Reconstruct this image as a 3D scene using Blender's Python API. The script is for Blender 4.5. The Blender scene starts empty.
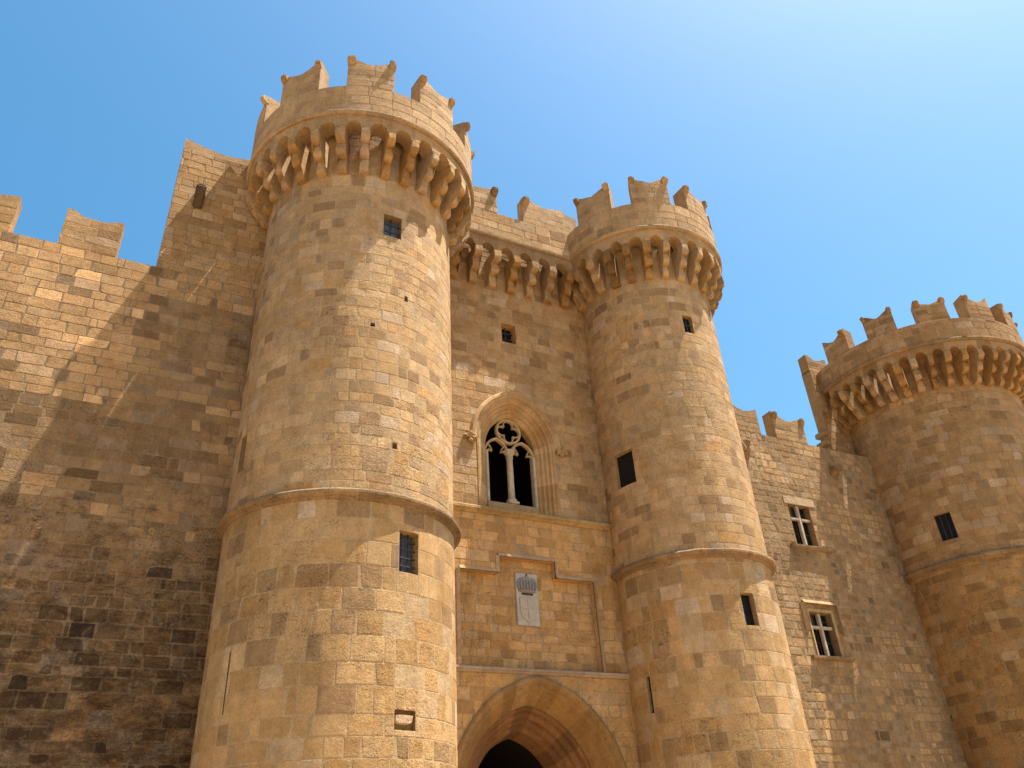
import bpy, bmesh, math, random
from mathutils import Vector, Matrix, noise
from mathutils.geometry import tessellate_polygon
R_ = math.radians
scene = bpy.context.scene
COL = scene.collection

# ------------------------------------------------------------------ camera
cam_d = bpy.data.cameras.new('camera')
cam = bpy.data.objects.new('camera', cam_d)
COL.objects.link(cam)
cam_d.sensor_width = 36.0
cam_d.lens = 789.17 / 1024 * 36
cam_d.clip_start = 0.1
cam_d.clip_end = 5000
yaw, pit, rol = R_(28.4186), R_(31.5456), R_(-3.6255)
F = Vector((math.sin(yaw)*math.cos(pit), math.cos(yaw)*math.cos(pit), math.sin(pit)))
R0 = Vector((math.cos(yaw), -math.sin(yaw), 0)); U0 = R0.cross(F)
RR = R0*math.cos(rol) + U0*math.sin(rol); UU = U0*math.cos(rol) - R0*math.sin(rol)
cam.matrix_world = Matrix.Translation((0, 0, 1.6)) @ Matrix((RR, UU, -F)).transposed().to_4x4()
scene.camera = cam

# ------------------------------------------------------------------ light
SUN_EL, SUN_AZ = R_(69.5), R_(116.0)      # azimuth clockwise from +Y
SKY_STRENGTH, SUN_STRENGTH, EXPOSURE = 0.076, 5.0, 1.45
w = bpy.data.worlds.new('World'); scene.world = w; w.use_nodes = True
nt = w.node_tree; nt.nodes.clear()
sky = nt.nodes.new('ShaderNodeTexSky'); sky.sky_type = 'NISHITA'
sky.sun_disc = False; sky.sun_elevation = SUN_EL; sky.sun_rotation = SUN_AZ
sky.altitude = 0; sky.air_density = 1.3; sky.dust_density = 2.2; sky.ozone_density = 5.0
bg = nt.nodes.new('ShaderNodeBackground'); bg.inputs[1].default_value = SKY_STRENGTH
wo = nt.nodes.new('ShaderNodeOutputWorld')
hsv = nt.nodes.new('ShaderNodeHueSaturation'); hsv.inputs['Saturation'].default_value = 1.27; hsv.inputs['Hue'].default_value = 0.484
nt.links.new(sky.outputs[0], hsv.inputs['Color']); nt.links.new(hsv.outputs[0], bg.inputs[0]); nt.links.new(bg.outputs[0], wo.inputs[0])
sun_d = bpy.data.lights.new('sun', 'SUN'); sun_d.energy = SUN_STRENGTH; sun_d.angle = R_(0.4)
sun_d.color = (1.0, 0.93, 0.82)
sun = bpy.data.objects.new('sun', sun_d); COL.objects.link(sun)
SD = Vector((math.sin(SUN_AZ)*math.cos(SUN_EL), math.cos(SUN_AZ)*math.cos(SUN_EL), math.sin(SUN_EL)))
sun.rotation_euler = SD.to_track_quat('Z', 'Y').to_euler(); sun.location = SD*60
scene.view_settings.view_transform = 'Standard'
scene.view_settings.look = 'None'
scene.view_settings.gamma = 1
scene.view_settings.use_curve_mapping = False
scene.view_settings.exposure = EXPOSURE
scene.render.engine = 'CYCLES'
scene.cycles.max_bounces = 6; scene.cycles.diffuse_bounces = 5

# ------------------------------------------------------------------ materials
def N(nt, t, **kw):
    n = nt.nodes.new(t)
    for k, v in kw.items(): setattr(n, k, v)
    return n
def base_mat(name):
    m = bpy.data.materials.new(name); m.use_nodes = True
    nt = m.node_tree; b = nt.nodes['Principled BSDF']; b.inputs['Roughness'].default_value = 0.92
    b.inputs['Specular IOR Level'].default_value = 0.15
    return m, nt, b
def noise_n(nt, vec, scale, detail=4, rough=0.55, dist=0.0):
    n = N(nt, 'ShaderNodeTexNoise'); n.inputs['Scale'].default_value = scale
    n.inputs['Detail'].default_value = detail; n.inputs['Roughness'].default_value = rough
    n.inputs['Distortion'].default_value = dist
    nt.links.new(vec, n.inputs['Vector']); return n.outputs['Fac']
def maprange(nt, v, a, b, c, d):
    n = N(nt, 'ShaderNodeMapRange'); 
    for i, x in zip((1, 2, 3, 4), (a, b, c, d)): n.inputs[i].default_value = x
    nt.links.new(v, n.inputs[0]); return n.outputs[0]
def math_n(nt, op, a, b=None):
    n = N(nt, 'ShaderNodeMath', operation=op)
    for i, x in enumerate((a, b)):
        if x is None: continue
        if isinstance(x, (int, float)): n.inputs[i].default_value = x
        else: nt.links.new(x, n.inputs[i])
    return n.outputs[0]
def mixc(nt, fac, a, b, mode='MIX'):
    n = N(nt, 'ShaderNodeMix', data_type='RGBA', blend_type=mode)
    for i, x in ((0, fac), (6, a), (7, b)):
        if isinstance(x, (int, float)): n.inputs[i].default_value = x
        elif isinstance(x, tuple): n.inputs[i].default_value = (*x, 1)
        else: nt.links.new(x, n.inputs[i])
    return n.outputs[2]

def stone_material(name='weathered_stone', pit=1.0, grime=0.0):
    m, nt, b = base_mat(name)
    pos = N(nt, 'ShaderNodeNewGeometry').outputs['Position']
    at = N(nt, 'ShaderNodeAttribute', attribute_name='Col')
    col = at.outputs['Color']; ero = at.outputs['Alpha']
    # streaked, blotchy tone over several blocks
    mp = N(nt, 'ShaderNodeMapping'); mp.inputs['Scale'].default_value = (1, 1, 0.45); nt.links.new(pos, mp.inputs[0])
    big = noise_n(nt, mp.outputs[0], 0.55, 5, 0.6)
    mid = noise_n(nt, pos, 3.2, 5, 0.65)
    fine = noise_n(nt, pos, 19.0, 6, 0.7)
    g = maprange(nt, mid, 0.25, 0.75, 0.80, 1.20)
    g2 = maprange(nt, fine, 0.25, 0.75, 0.74, 1.24)
    g2 = math_n(nt, 'MULTIPLY', g2, maprange(nt, noise_n(nt, pos, 55.0, 3, 0.6), 0.3, 0.7, 0.86, 1.14))
    g3 = maprange(nt, big, 0.3, 0.7, 0.86, 1.14)
    gg = math_n(nt, 'MULTIPLY', math_n(nt, 'MULTIPLY', g, g2), g3)
    sc = N(nt, 'ShaderNodeVectorMath', operation='SCALE'); nt.links.new(col, sc.inputs[0]); nt.links.new(gg, sc.inputs['Scale'])
    c = mixc(nt, 1.0, sc.outputs[0], (.79, .722, .652), 'MULTIPLY')
    # ochre lichen and grey patina patches
    och = maprange(nt, noise_n(nt, pos, 1.3, 6, 0.6, 0.4), 0.55, 0.72, 0.0, 0.45)
    c = mixc(nt, och, c, (0.86, 0.66, 0.40), 'MULTIPLY')
    gr = maprange(nt, noise_n(nt, mp.outputs[0], 1.9, 7, 0.7, 0.2), 0.60, 0.74, 0.0, 0.5)
    c = mixc(nt, gr, c, (0.62, 0.60, 0.60), 'MULTIPLY')
    ms = N(nt, 'ShaderNodeMapping'); ms.inputs['Scale'].default_value = (1, 1, 0.13); nt.links.new(pos, ms.inputs[0])
    st = maprange(nt, noise_n(nt, ms.outputs[0], 2.6, 6, 0.65), 0.54, 0.72, 0.0, 0.38)
    c = mixc(nt, st, c, (0.58, 0.50, 0.43), 'MULTIPLY')
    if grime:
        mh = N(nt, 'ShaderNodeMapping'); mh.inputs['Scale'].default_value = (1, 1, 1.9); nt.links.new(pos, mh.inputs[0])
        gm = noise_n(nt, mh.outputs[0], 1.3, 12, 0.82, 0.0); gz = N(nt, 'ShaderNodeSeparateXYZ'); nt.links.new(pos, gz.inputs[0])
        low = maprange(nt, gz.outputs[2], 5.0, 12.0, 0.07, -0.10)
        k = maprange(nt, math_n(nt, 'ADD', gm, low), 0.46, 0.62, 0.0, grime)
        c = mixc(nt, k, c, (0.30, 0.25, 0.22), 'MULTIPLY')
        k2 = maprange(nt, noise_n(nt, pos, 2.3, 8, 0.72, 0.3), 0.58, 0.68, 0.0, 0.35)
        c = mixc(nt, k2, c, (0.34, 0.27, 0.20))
    # pits
    vor = N(nt, 'ShaderNodeTexVoronoi'); vor.inputs['Scale'].default_value = 24
    wv = N(nt, 'ShaderNodeVectorMath', operation='ADD')
    nz = N(nt, 'ShaderNodeTexNoise'); nz.inputs['Scale'].default_value = 9; nt.links.new(pos, nz.inputs['Vector'])
    sv = N(nt, 'ShaderNodeVectorMath', operation='SCALE'); sv.inputs['Scale'].default_value = 0.16
    nt.links.new(nz.outputs['Color'], sv.inputs[0]); nt.links.new(pos, wv.inputs[0]); nt.links.new(sv.outputs[0], wv.inputs[1])
    nt.links.new(wv.outputs[0], vor.inputs['Vector'])
    pitv = maprange(nt, vor.outputs['Distance'], 0.10, 0.38, 1.0, 0.0)
    pmask = maprange(nt, noise_n(nt, pos, 3.0, 5, 0.7), 0.44, 0.60, 0.0, 1.0)
    pitm = math_n(nt, 'MULTIPLY', math_n(nt, 'MULTIPLY', pitv, pmask), ero)
    c = mixc(nt, math_n(nt, 'MULTIPLY', pitm, 0.85 * pit), c, (0.34, 0.25, 0.18), 'MULTIPLY')
    nt.links.new(c, b.inputs['Base Color'])
    mc = N(nt, 'ShaderNodeMapping'); mc.inputs['Scale'].default_value = (1, 1, 3.2); nt.links.new(pos, mc.inputs[0])
    ck = maprange(nt, noise_n(nt, mc.outputs[0], 3.4, 6, 0.62, 0.6), 0.62, 0.68, 0.0, 1.0)
    ck = math_n(nt, 'MULTIPLY', ck, maprange(nt, ero, 0.45, 0.8, 0.0, 1.0))
    c = mixc(nt, math_n(nt, 'MULTIPLY', ck, 0.5), c, (0.45, 0.36, 0.28), 'MULTIPLY'); nt.links.new(c, b.inputs['Base Color'])
    pitm = math_n(nt, 'ADD', pitm, math_n(nt, 'MULTIPLY', ck, 0.7))
    h = math_n(nt, 'ADD', math_n(nt, 'MULTIPLY', fine, 0.35), math_n(nt, 'MULTIPLY', mid, 0.9))
    h = math_n(nt, 'MULTIPLY', h, math_n(nt, 'ADD', math_n(nt, 'MULTIPLY', ero, 1.3), 0.35))
    h = math_n(nt, 'SUBTRACT', h, math_n(nt, 'MULTIPLY', pitm, 0.9 * pit))
    bp = N(nt, 'ShaderNodeBump'); bp.inputs['Strength'].default_value = 0.75; bp.inputs['Distance'].default_value = 0.045
    nt.links.new(h, bp.inputs['Height']); nt.links.new(bp.outputs[0], b.inputs['Normal'])
    return m
STONE = stone_material()
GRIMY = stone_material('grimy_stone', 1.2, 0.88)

def plain_material(name, col, rough=0.8, spec=0.2, var=0.15, scale=6, metal=0.0, bump=0.0):
    m, nt, b = base_mat(name)
    b.inputs['Roughness'].default_value = rough; b.inputs['Specular IOR Level'].default_value = spec
    b.inputs['Metallic'].default_value = metal
    pos = N(nt, 'ShaderNodeNewGeometry').outputs['Position']
    f = noise_n(nt, pos, scale, 6, 0.65)
    g = maprange(nt, f, 0.25, 0.75, 1-var, 1+var)
    sc = N(nt, 'ShaderNodeVectorMath', operation='SCALE'); sc.inputs[0].default_value = col; nt.links.new(g, sc.inputs['Scale'])
    nt.links.new(sc.outputs[0], b.inputs['Base Color'])
    if bump:
        bp = N(nt, 'ShaderNodeBump'); bp.inputs['Strength'].default_value = 0.6; bp.inputs['Distance'].default_value = bump
        nt.links.new(f, bp.inputs['Height']); nt.links.new(bp.outputs[0], b.inputs['Normal'])
    return m
DARK = plain_material('dark_interior', (0.018, 0.014, 0.012))  # near-black colour stands in for unlit room and passage depth
GLASS_DARK_FILL = plain_material('dark_glass_and_openings', (0.010, 0.010, 0.011), 0.45, 0.12, 0.3)  # near-black; also paints the shade inside slits and unglazed openings
GLASS2 = plain_material('sky_tinted_glass', (0.07, 0.085, 0.10), 0.35, 0.5, 0.3)  # bluish base colour puts the sky's reflection into these panes
IRON = plain_material('wrought_iron', (0.03, 0.028, 0.03), 0.6, 0.3, 0.3)
WOOD = plain_material('dark_wood', (0.06, 0.04, 0.028), 0.7, 0.2, 0.3, 14)
MARBLE = plain_material('pale_marble', (0.36, 0.325, 0.28), 0.8, 0.2, 0.25, 5, bump=0.008)
RELIEF = plain_material('weathered_grey_marble', (0.21, 0.205, 0.20), 0.75, 0.3, 0.3, 16, bump=0.01)
REDSTONE = plain_material('reddish_marble', (0.27, 0.17, 0.145), 0.7, 0.3, 0.2, 12, bump=0.008)
PALE = plain_material('pale_limestone', (0.38, 0.315, 0.235), 0.85, 0.15, 0.3, 7, bump=0.012)

# ------------------------------------------------------------------ palettes (linear albedo)
rnd = random.Random(7)
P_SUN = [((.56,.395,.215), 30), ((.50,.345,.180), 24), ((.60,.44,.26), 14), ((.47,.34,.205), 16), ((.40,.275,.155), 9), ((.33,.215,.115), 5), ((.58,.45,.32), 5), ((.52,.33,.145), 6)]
P_LOW = [((.56,.385,.195), 26), ((.50,.335,.155), 26), ((.46,.30,.135), 16), ((.58,.43,.26), 9), ((.40,.275,.15), 9), ((.35,.235,.125), 6), ((.61,.49,.35), 3)]
P_WALL = [((.44,.295,.150), 26), ((.39,.255,.125), 24), ((.35,.225,.108), 16), ((.47,.335,.19), 10), ((.29,.185,.090), 10), ((.43,.31,.20), 7), ((.24,.155,.08), 4), ((.50,.38,.25), 3)]
P_DARK = [((.20,.128,.065), 22), ((.15,.097,.052), 18), ((.26,.17,.09), 18), ((.11,.075,.045), 12), ((.31,.20,.095), 10), ((.33,.25,.18), 5), ((.24,.18,.13), 8)]
P_MACH = [((.34,.215,.10), 26), ((.29,.18,.085), 20), ((.38,.25,.12), 12), ((.24,.15,.07), 8)]
P_MID = [((.27,.172,.085), 26), ((.31,.20,.10), 20), ((.23,.145,.07), 16), ((.35,.235,.13), 8), ((.19,.118,.058), 10), ((.30,.21,.13), 6)]
P_GATE = [((.47,.30,.135), 26), ((.42,.26,.105), 22), ((.50,.34,.17), 14), ((.37,.225,.095), 12), ((.43,.30,.17), 10), ((.30,.18,.075), 7)]
P_TOP = [((.50,.35,.19), 26), ((.46,.32,.175), 24), ((.53,.39,.23), 14), ((.40,.275,.15), 12), ((.34,.23,.13), 8), ((.45,.34,.23), 8)]
P_FAR = [((.43,.285,.145), 28), ((.38,.245,.118), 26), ((.47,.33,.19), 14), ((.33,.205,.095), 14), ((.26,.165,.08), 7), ((.42,.31,.21), 7), ((.52,.40,.27), 3)]
P_ORNG = [((.42,.265,.11), 26), ((.37,.225,.09), 26), ((.32,.19,.075), 18), ((.26,.155,.065), 12), ((.46,.31,.15), 10), ((.20,.12,.055), 6), ((.5,.38,.23), 2)]
P_RUB = [((.44,.30,.155), 24), ((.38,.255,.13), 24), ((.47,.345,.20), 14), ((.33,.23,.125), 16), ((.40,.31,.21), 12), ((.26,.18,.105), 8)]
def tone(pal, k, blend=.35):
    W = sum(q for _, q in pal); m = [sum(c[i]*q for c, q in pal)/W for i in range(3)]
    for i, (c, q) in enumerate(pal): pal[i] = (tuple((c[j]*(1-blend)+m[j]*blend)*k for j in range(3)), q)
for p_, k_, b_ in ((P_SUN, .88, .12), (P_LOW, .90, .12), (P_WALL, 1.02, .25), (P_DARK, .95, .05), (P_GATE, 1.22, .2), (P_TOP, .95, .3), (P_FAR, .96, .25), (P_ORNG, 1.0, .3), (P_RUB, .95, .35)): tone(p_, k_, b_)
def pick(pal, r=rnd):
    t = r.random() * sum(k for _, k in pal)
    for c, k in pal:
        t -= k
        if t <= 0: break
    s = r.uniform(.93, 1.07); h = r.uniform(-.02, .02)
    return (c[0]*s*(1+h), c[1]*s, c[2]*s*(1-h))

# ------------------------------------------------------------------ mesh accumulator with analytic normals and a colour attribute
class MB:
    def __init__(s): s.v = []; s.n = []; s.f = []; s.c = []
    def add(s, vs, ns, fs, col, ero=0.3):
        o = len(s.v); s.v += vs; s.n += ns
        for f in fs: s.f.append(tuple(i+o for i in f)); s.c.append((*col, ero))
    def flat(s, poly, col, ero=0.3):                 # one flat polygon
        a = Vector((0, 0, 0)); k = len(poly); P = [Vector(p) for p in poly]
        for i in range(k):
            p, q = P[i], P[(i+1) % k]
            a += Vector(((p.y-q.y)*(p.z+q.z), (p.z-q.z)*(p.x+q.x), (p.x-q.x)*(p.y+q.y)))
        if a.length < 1e-10: return
        a.normalize(); s.add([tuple(p) for p in P], [tuple(a)]*k, [tuple(range(k))], col, ero)
    def build(s, name, mat=None, parent=None):
        me = bpy.data.meshes.new(name); me.from_pydata(s.v, [], s.f)
        me.polygons.foreach_set('use_smooth', [True]*len(s.f))
        a = me.color_attributes.new('Col', 'FLOAT_COLOR', 'CORNER')
        buf = []
        for p, c in zip(s.f, s.c): buf += list(c)*len(p)
        a.data.foreach_set('color', buf)
        me.normals_split_custom_set_from_vertices(s.n)
        me.materials.append(mat or STONE)
        o = bpy.data.objects.new(name, me); COL.objects.link(o)
        if parent: o.parent = parent
        return o

def bm_obj(name, bm, mat=None, parent=None, col=None, ero=0.3, smooth=False):
    bmesh.ops.recalc_face_normals(bm, faces=bm.faces)
    me = bpy.data.meshes.new(name); bm.to_mesh(me); bm.free()
    if col is not None:
        a = me.color_attributes.new('Col', 'FLOAT_COLOR', 'CORNER')
        a.data.foreach_set('color', [*col, ero]*len(me.loops))
    if smooth: me.polygons.foreach_set('use_smooth', [True]*len(me.polygons))
    me.materials.append(mat or STONE)
    o = bpy.data.objects.new(name, me); COL.objects.link(o)
    if parent: o.parent = parent
    return o

def joint(o, L=.7, amp=.16, centre=None, seed=0):
    me = o.data; a = me.color_attributes['Col']; buf = [0.0]*(4*len(me.loops)); a.data.foreach_get('color', buf)
    for p in me.polygons:
        c = p.center
        k = int(math.floor((math.atan2(c.y-centre[1], c.x-centre[0])*centre[2] if centre else c.x)/L))
        f = 1+amp*(random.Random(k*31+seed).random()*2-1)
        for li in p.loop_indices:
            for q in range(3): buf[li*4+q] *= f
    a.data.foreach_set('color', buf)
    return o
def thing(name, label, cat, group=None, loc=(0, 0, 0)):
    o = bpy.data.objects.new(name, None); COL.objects.link(o); o.location = loc
    o.empty_display_size = 0.5
    o['label'] = label; o['category'] = cat
    if group: o['group'] = group
    return o

# surface frames: (u, v, d) -> position; u metres along, v height, d metres outward
class Flat:
    def __init__(s, y): s.y = y
    def p(s, u, v, d): return (u, s.y-d, v)
    def n(s, u, tu=0, tv=0):
        return tuple(Vector((tu, -1, tv)).normalized())
    seg = 0.22
class Cyl:
    def __init__(s, cx, cy, R): s.cx, s.cy, s.R = cx, cy, R; s.seg = min(0.16, R*0.05)
    def p(s, u, v, d):
        t = u/s.R; return (s.cx+(s.R+d)*math.cos(t), s.cy+(s.R+d)*math.sin(t), v)
    def n(s, u, tu=0, tv=0):
        t = u/s.R; c, q = math.cos(t), math.sin(t)
        return tuple(Vector((c-q*tu, q+c*tu, tv)).normalized())
    def deg(s, a): return R_(a)*s.R

def grid(mb, fr, us, vs, df, col, ero=0.3, nf=None):
    """grid of quads over us x vs at depth df(i,j)"""
    V = []; NN = []
    for j, v in enumerate(vs):
        for i, u in enumerate(us):
            V.append(fr.p(u, v, df(i, j))); NN.append(nf(i, j) if nf else fr.n(u))
    k = len(us); fs = []
    for j in range(len(vs)-1):
        for i in range(k-1):
            a = j*k+i; fs.append((a, a+1, a+k+1, a+k))
    mb.add(V, NN, fs, col, ero)

def block(mb, fr, u0, u1, v0, v1, col, ero, gap=0.007, bev=0.016, lift=0.01, rec=0.006, r=rnd):
    if u1-u0 < 0.06 or v1-v0 < 0.05: return
    g = gap; j = lambda: r.uniform(-.004, .006)
    ul, ur, vl, vr = u0+g+j(), u1-g-j(), v0+g+j(), v1-g-j()
    n = max(1, int(math.ceil((ur-ul)/fr.seg)))
    us = [ul, ul+bev] + [ul+bev+(ur-ul-2*bev)*k/n for k in range(1, n)] + [ur-bev, ur]
    vs = [vl, vl+bev, vr-bev, vr]
    nu = len(us); wd_ok = (ur-ul) > .2 and (vr-vl) > .15; tl, tr_ = r.uniform(-.003, .003), r.uniform(-.003, .003)
    chip = [(r.uniform(.015, .05) if r.random() < .22 else 0) for _ in range(4)]
    V = []; NN = []; sd = (ul*3.1+vl*1.7) % 50
    for jj, v_ in enumerate(vs):
        for i, u_ in enumerate(us):
            edge = i in (0, nu-1) or jj in (0, 3)
            d = -rec if edge else lift + tl*(i/nu-.5) + tr_*(jj-1.5)
            wu = .009*noise.noise(Vector((u_*5+sd, v_*5, 1.0))); wv_ = .011*noise.noise(Vector((u_*5, v_*5+sd, 7.0)))
            if (i < 2 or i > nu-3) and wd_ok:
                c_ = chip[(0 if i < 2 else 1)+(0 if jj < 2 else 2)]
                wu += c_*(1 if i < 2 else -1); wv_ += c_*.7*(1 if jj < 2 else -1)
            V.append(fr.p(u_+wu, v_+wv_, d))
            tu = -0.8 if i == 0 else (0.8 if i == nu-1 else 0); tv = -0.8 if jj == 0 else (0.8 if jj == 3 else 0)
            NN.append(fr.n(u_, tu, tv))
    fs = []
    for jj in range(3):
        for i in range(nu-1):
            a = jj*nu+i; fs.append((a, a+1, a+nu+1, a+nu))
    mb.add(V, NN, fs, col, ero)

def sub_rects(rects, hole):
    out = []; a0, a1, b0, b1 = hole
    for (u0, u1, v0, v1) in rects:
        if u1 <= a0 or u0 >= a1 or v1 <= b0 or v0 >= b1: out.append((u0, u1, v0, v1)); continue
        if u0 < a0: out.append((u0, a0, v0, v1))
        if u1 > a1: out.append((a1, u1, v0, v1))
        m0, m1 = max(u0, a0), min(u1, a1)
        if v0 < b0: out.append((m0, m1, v0, b0))
        if v1 > b1: out.append((m0, m1, b1, v1))
    return out

def masonry(mb, fr, u0, u1, v0, v1, rowh, bw, pal, holes=(), arches=(), hv=0.18, wv=0.45, gap=0.007, lift=0.004,
            ero=(.1, .5), seed=1, missing=0.0, wave=0.0, bev=0.016, rec=0.006, palf=None):
    """courses of individual blocks; holes = rects (u0,u1,v0,v1); arches = functions v -> (ua,ub) or None"""
    r = random.Random(seed); v = v0
    while v < v1-0.02:
        h = rowh*r.uniform(1-hv, 1+hv)
        if v1-(v+h) < rowh*0.5: h = v1-v
        u = u0 - r.uniform(0, bw)
        while u < u1:
            wd = bw*r.uniform(1-wv, 1+wv)
            if r.random() < .12: wd *= .5
            a, b = max(u, u0), min(u+wd, u1); u += wd
            if b-a < .06: continue
            rects = [(a, b, v, v+h)]
            for hl in holes: rects = sub_rects(rects, hl)
            for ar in arches:
                it = [ar(v), ar(v+h/2), ar(v+h)]; it = [x for x in it if x]
                if it: rects = sub_rects(rects, (min(x[0] for x in it), max(x[1] for x in it), v-1, v+h+1))
            p = palf(a+wd/2, v+h/2, r) if palf else pal
            c = pick(p, r); en = .5+1.1*noise.noise(Vector((a*.42+seed, v*.42, seed*1.7))); e = ero[0]+(ero[1]-ero[0])*min(1, max(0, en+r.uniform(-.2, .2))); e = e if r.random() > .06 else min(1.0, e+.4)
            L = lift*r.uniform(-.3, 1.3) - (0.012 if r.random() < .04 else 0)
            if r.random() < missing: L = -0.05; c = tuple(x*.7 for x in c); e = 1
            for (p0, p1, q0, q1) in rects:
                block(mb, fr, p0, p1, q0, q1, c, e, gap, bev, L, rec, r)
        v += h

def backing_cyl(mb, cx, cy, R, z0, z1, holes, col, d=-0.004, step=3.0):
    ths = sorted(set([round(a*step, 3) for a in range(int(360/step)+1)] + [x for h in holes for x in (round(math.degrees(h[0]/R), 3), round(math.degrees(h[1]/R), 3))]))
    zs = sorted(set([z0, z1] + [x for h in holes for x in (h[2], h[3])]))
    for i in range(len(ths)-1):
        for j in range(len(zs)-1):
            um, zm = R_((ths[i]+ths[i+1])/2)*R, (zs[j]+zs[j+1])/2
            if any(h[0] < um < h[1] and h[2] < zm < h[3] for h in holes): continue
            V = []; NN = []
            for a, z in ((ths[i], zs[j]), (ths[i+1], zs[j]), (ths[i+1], zs[j+1]), (ths[i], zs[j+1])):
                c, s = math.cos(R_(a)), math.sin(R_(a)); V.append((cx+(R+d)*c, cy+(R+d)*s, z)); NN.append((c, s, 0))
            mb.add(V, NN, [(0, 1, 2, 3)], col, .5)

def sweep_ring(cx, cy, prof, a0=0, a1=360, step=3.0, noise_amp=0.0):
    """prof = [(r,z)...] closed; revolve between angles"""
    bm = bmesh.new(); n = int(round((a1-a0)/step)); full = abs(a1-a0-360) < .01; rings = []
    for i in range(n + (0 if full else 1)):
        a = R_(a0 + (a1-a0)*i/n); c, s = math.cos(a), math.sin(a)
        rr = noise_amp*noise.noise(Vector((cx+c*9, cy+s*9, prof[0][1])))
        rings.append([bm.verts.new((cx+(r+rr)*c, cy+(r+rr)*s, z+rr*.5)) for r, z in prof])
    k = len(prof)
    for i in range(len(rings) if full else len(rings)-1):
        A, B = rings[i], rings[(i+1) % len(rings)]
        for j in range(k): bm.faces.new((A[j], B[j], B[(j+1) % k], A[(j+1) % k]))
    if not full:
        bm.faces.new(rings[0]); bm.faces.new(list(reversed(rings[-1])))
    return bm

def sweep_x(prof, x0, x1, seg=0.6, amp=0.006):
    """prof=[(y,z)..] closed polygon swept along x with slight wear"""
    bm = bmesh.new(); n = max(1, int((x1-x0)/seg)); rings = []
    for i in range(n+1):
        x = x0+(x1-x0)*i/n
        rings.append([bm.verts.new((x, y+amp*noise.noise(Vector((x*3, y*5, z*5))), z+amp*noise.noise(Vector((x*2, y*5+9, z*5))))) for y, z in prof])
    k = len(prof)
    for i in range(n):
        for j in range(k): bm.faces.new((rings[i][j], rings[i+1][j], rings[i+1][(j+1) % k], rings[i][(j+1) % k]))
    bm.faces.new(rings[0]); bm.faces.new(list(reversed(rings[-1])))
    return bm

def boxbm(x0, x1, y0, y1, z0, z1, bev=0.0, bm=None):
    bm2 = bmesh.new()
    m = Matrix.Translation(((x0+x1)/2, (y0+y1)/2, (z0+z1)/2)) @ Matrix.Diagonal((x1-x0, y1-y0, z1-z0, 1))
    bmesh.ops.create_cube(bm2, size=1, matrix=m)
    if bev: bmesh.ops.bevel(bm2, geom=list(bm2.edges), offset=bev, segments=2, affect='EDGES')
    if bm is None: return bm2
    me = bpy.data.meshes.new('tmp'); bm2.to_mesh(me); bm2.free(); bm.from_mesh(me); bpy.data.meshes.remove(me)
    return bm

def wear(bm, amp, scale, seed=0, sub=0):
    if sub: bmesh.ops.subdivide_edges(bm, edges=list(bm.edges), cuts=sub, use_grid_fill=True)
    o = Vector((seed*3.1, seed*1.7, seed*.9))
    for v in bm.verts:
        q = v.co*scale+o
        v.co += Vector((noise.noise(q), noise.noise(q+Vector((31, 0, 0))), noise.noise(q+Vector((0, 57, 0)))))*amp

# local frames for pieces standing on a wall or ring: (s along, d outward, z) -> world
def loc_flat(x, y): return lambda s, d, z: (x+s, y-d, z)
def loc_ring(cx, cy, R, ang):
    def f(s, d, z):
        t = R_(ang)+s/R; return (cx+(R+d)*math.cos(t), cy+(R+d)*math.sin(t), z)
    return f
def loc_rigid(cx, cy, R, ang):
    c, q = math.cos(R_(ang)), math.sin(R_(ang))
    return lambda s, d, z: (cx+(R+d)*c-q*s, cy+(R+d)*q+c*s, z)

def prism(poly, L, d0, d1, nseg=1):
    """poly in (s,z); extruded between depths d0..d1 and mapped through L; split along s by columns"""
    bm = bmesh.new()
    A = [bm.verts.new(L(s, d1, z)) for s, z in poly]; B = [bm.verts.new(L(s, d0, z)) for s, z in poly]
    k = len(poly)
    for j in range(k): bm.faces.new((A[j], A[(j+1) % k], B[(j+1) % k], B[j]))
    return bm, A, B

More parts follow.
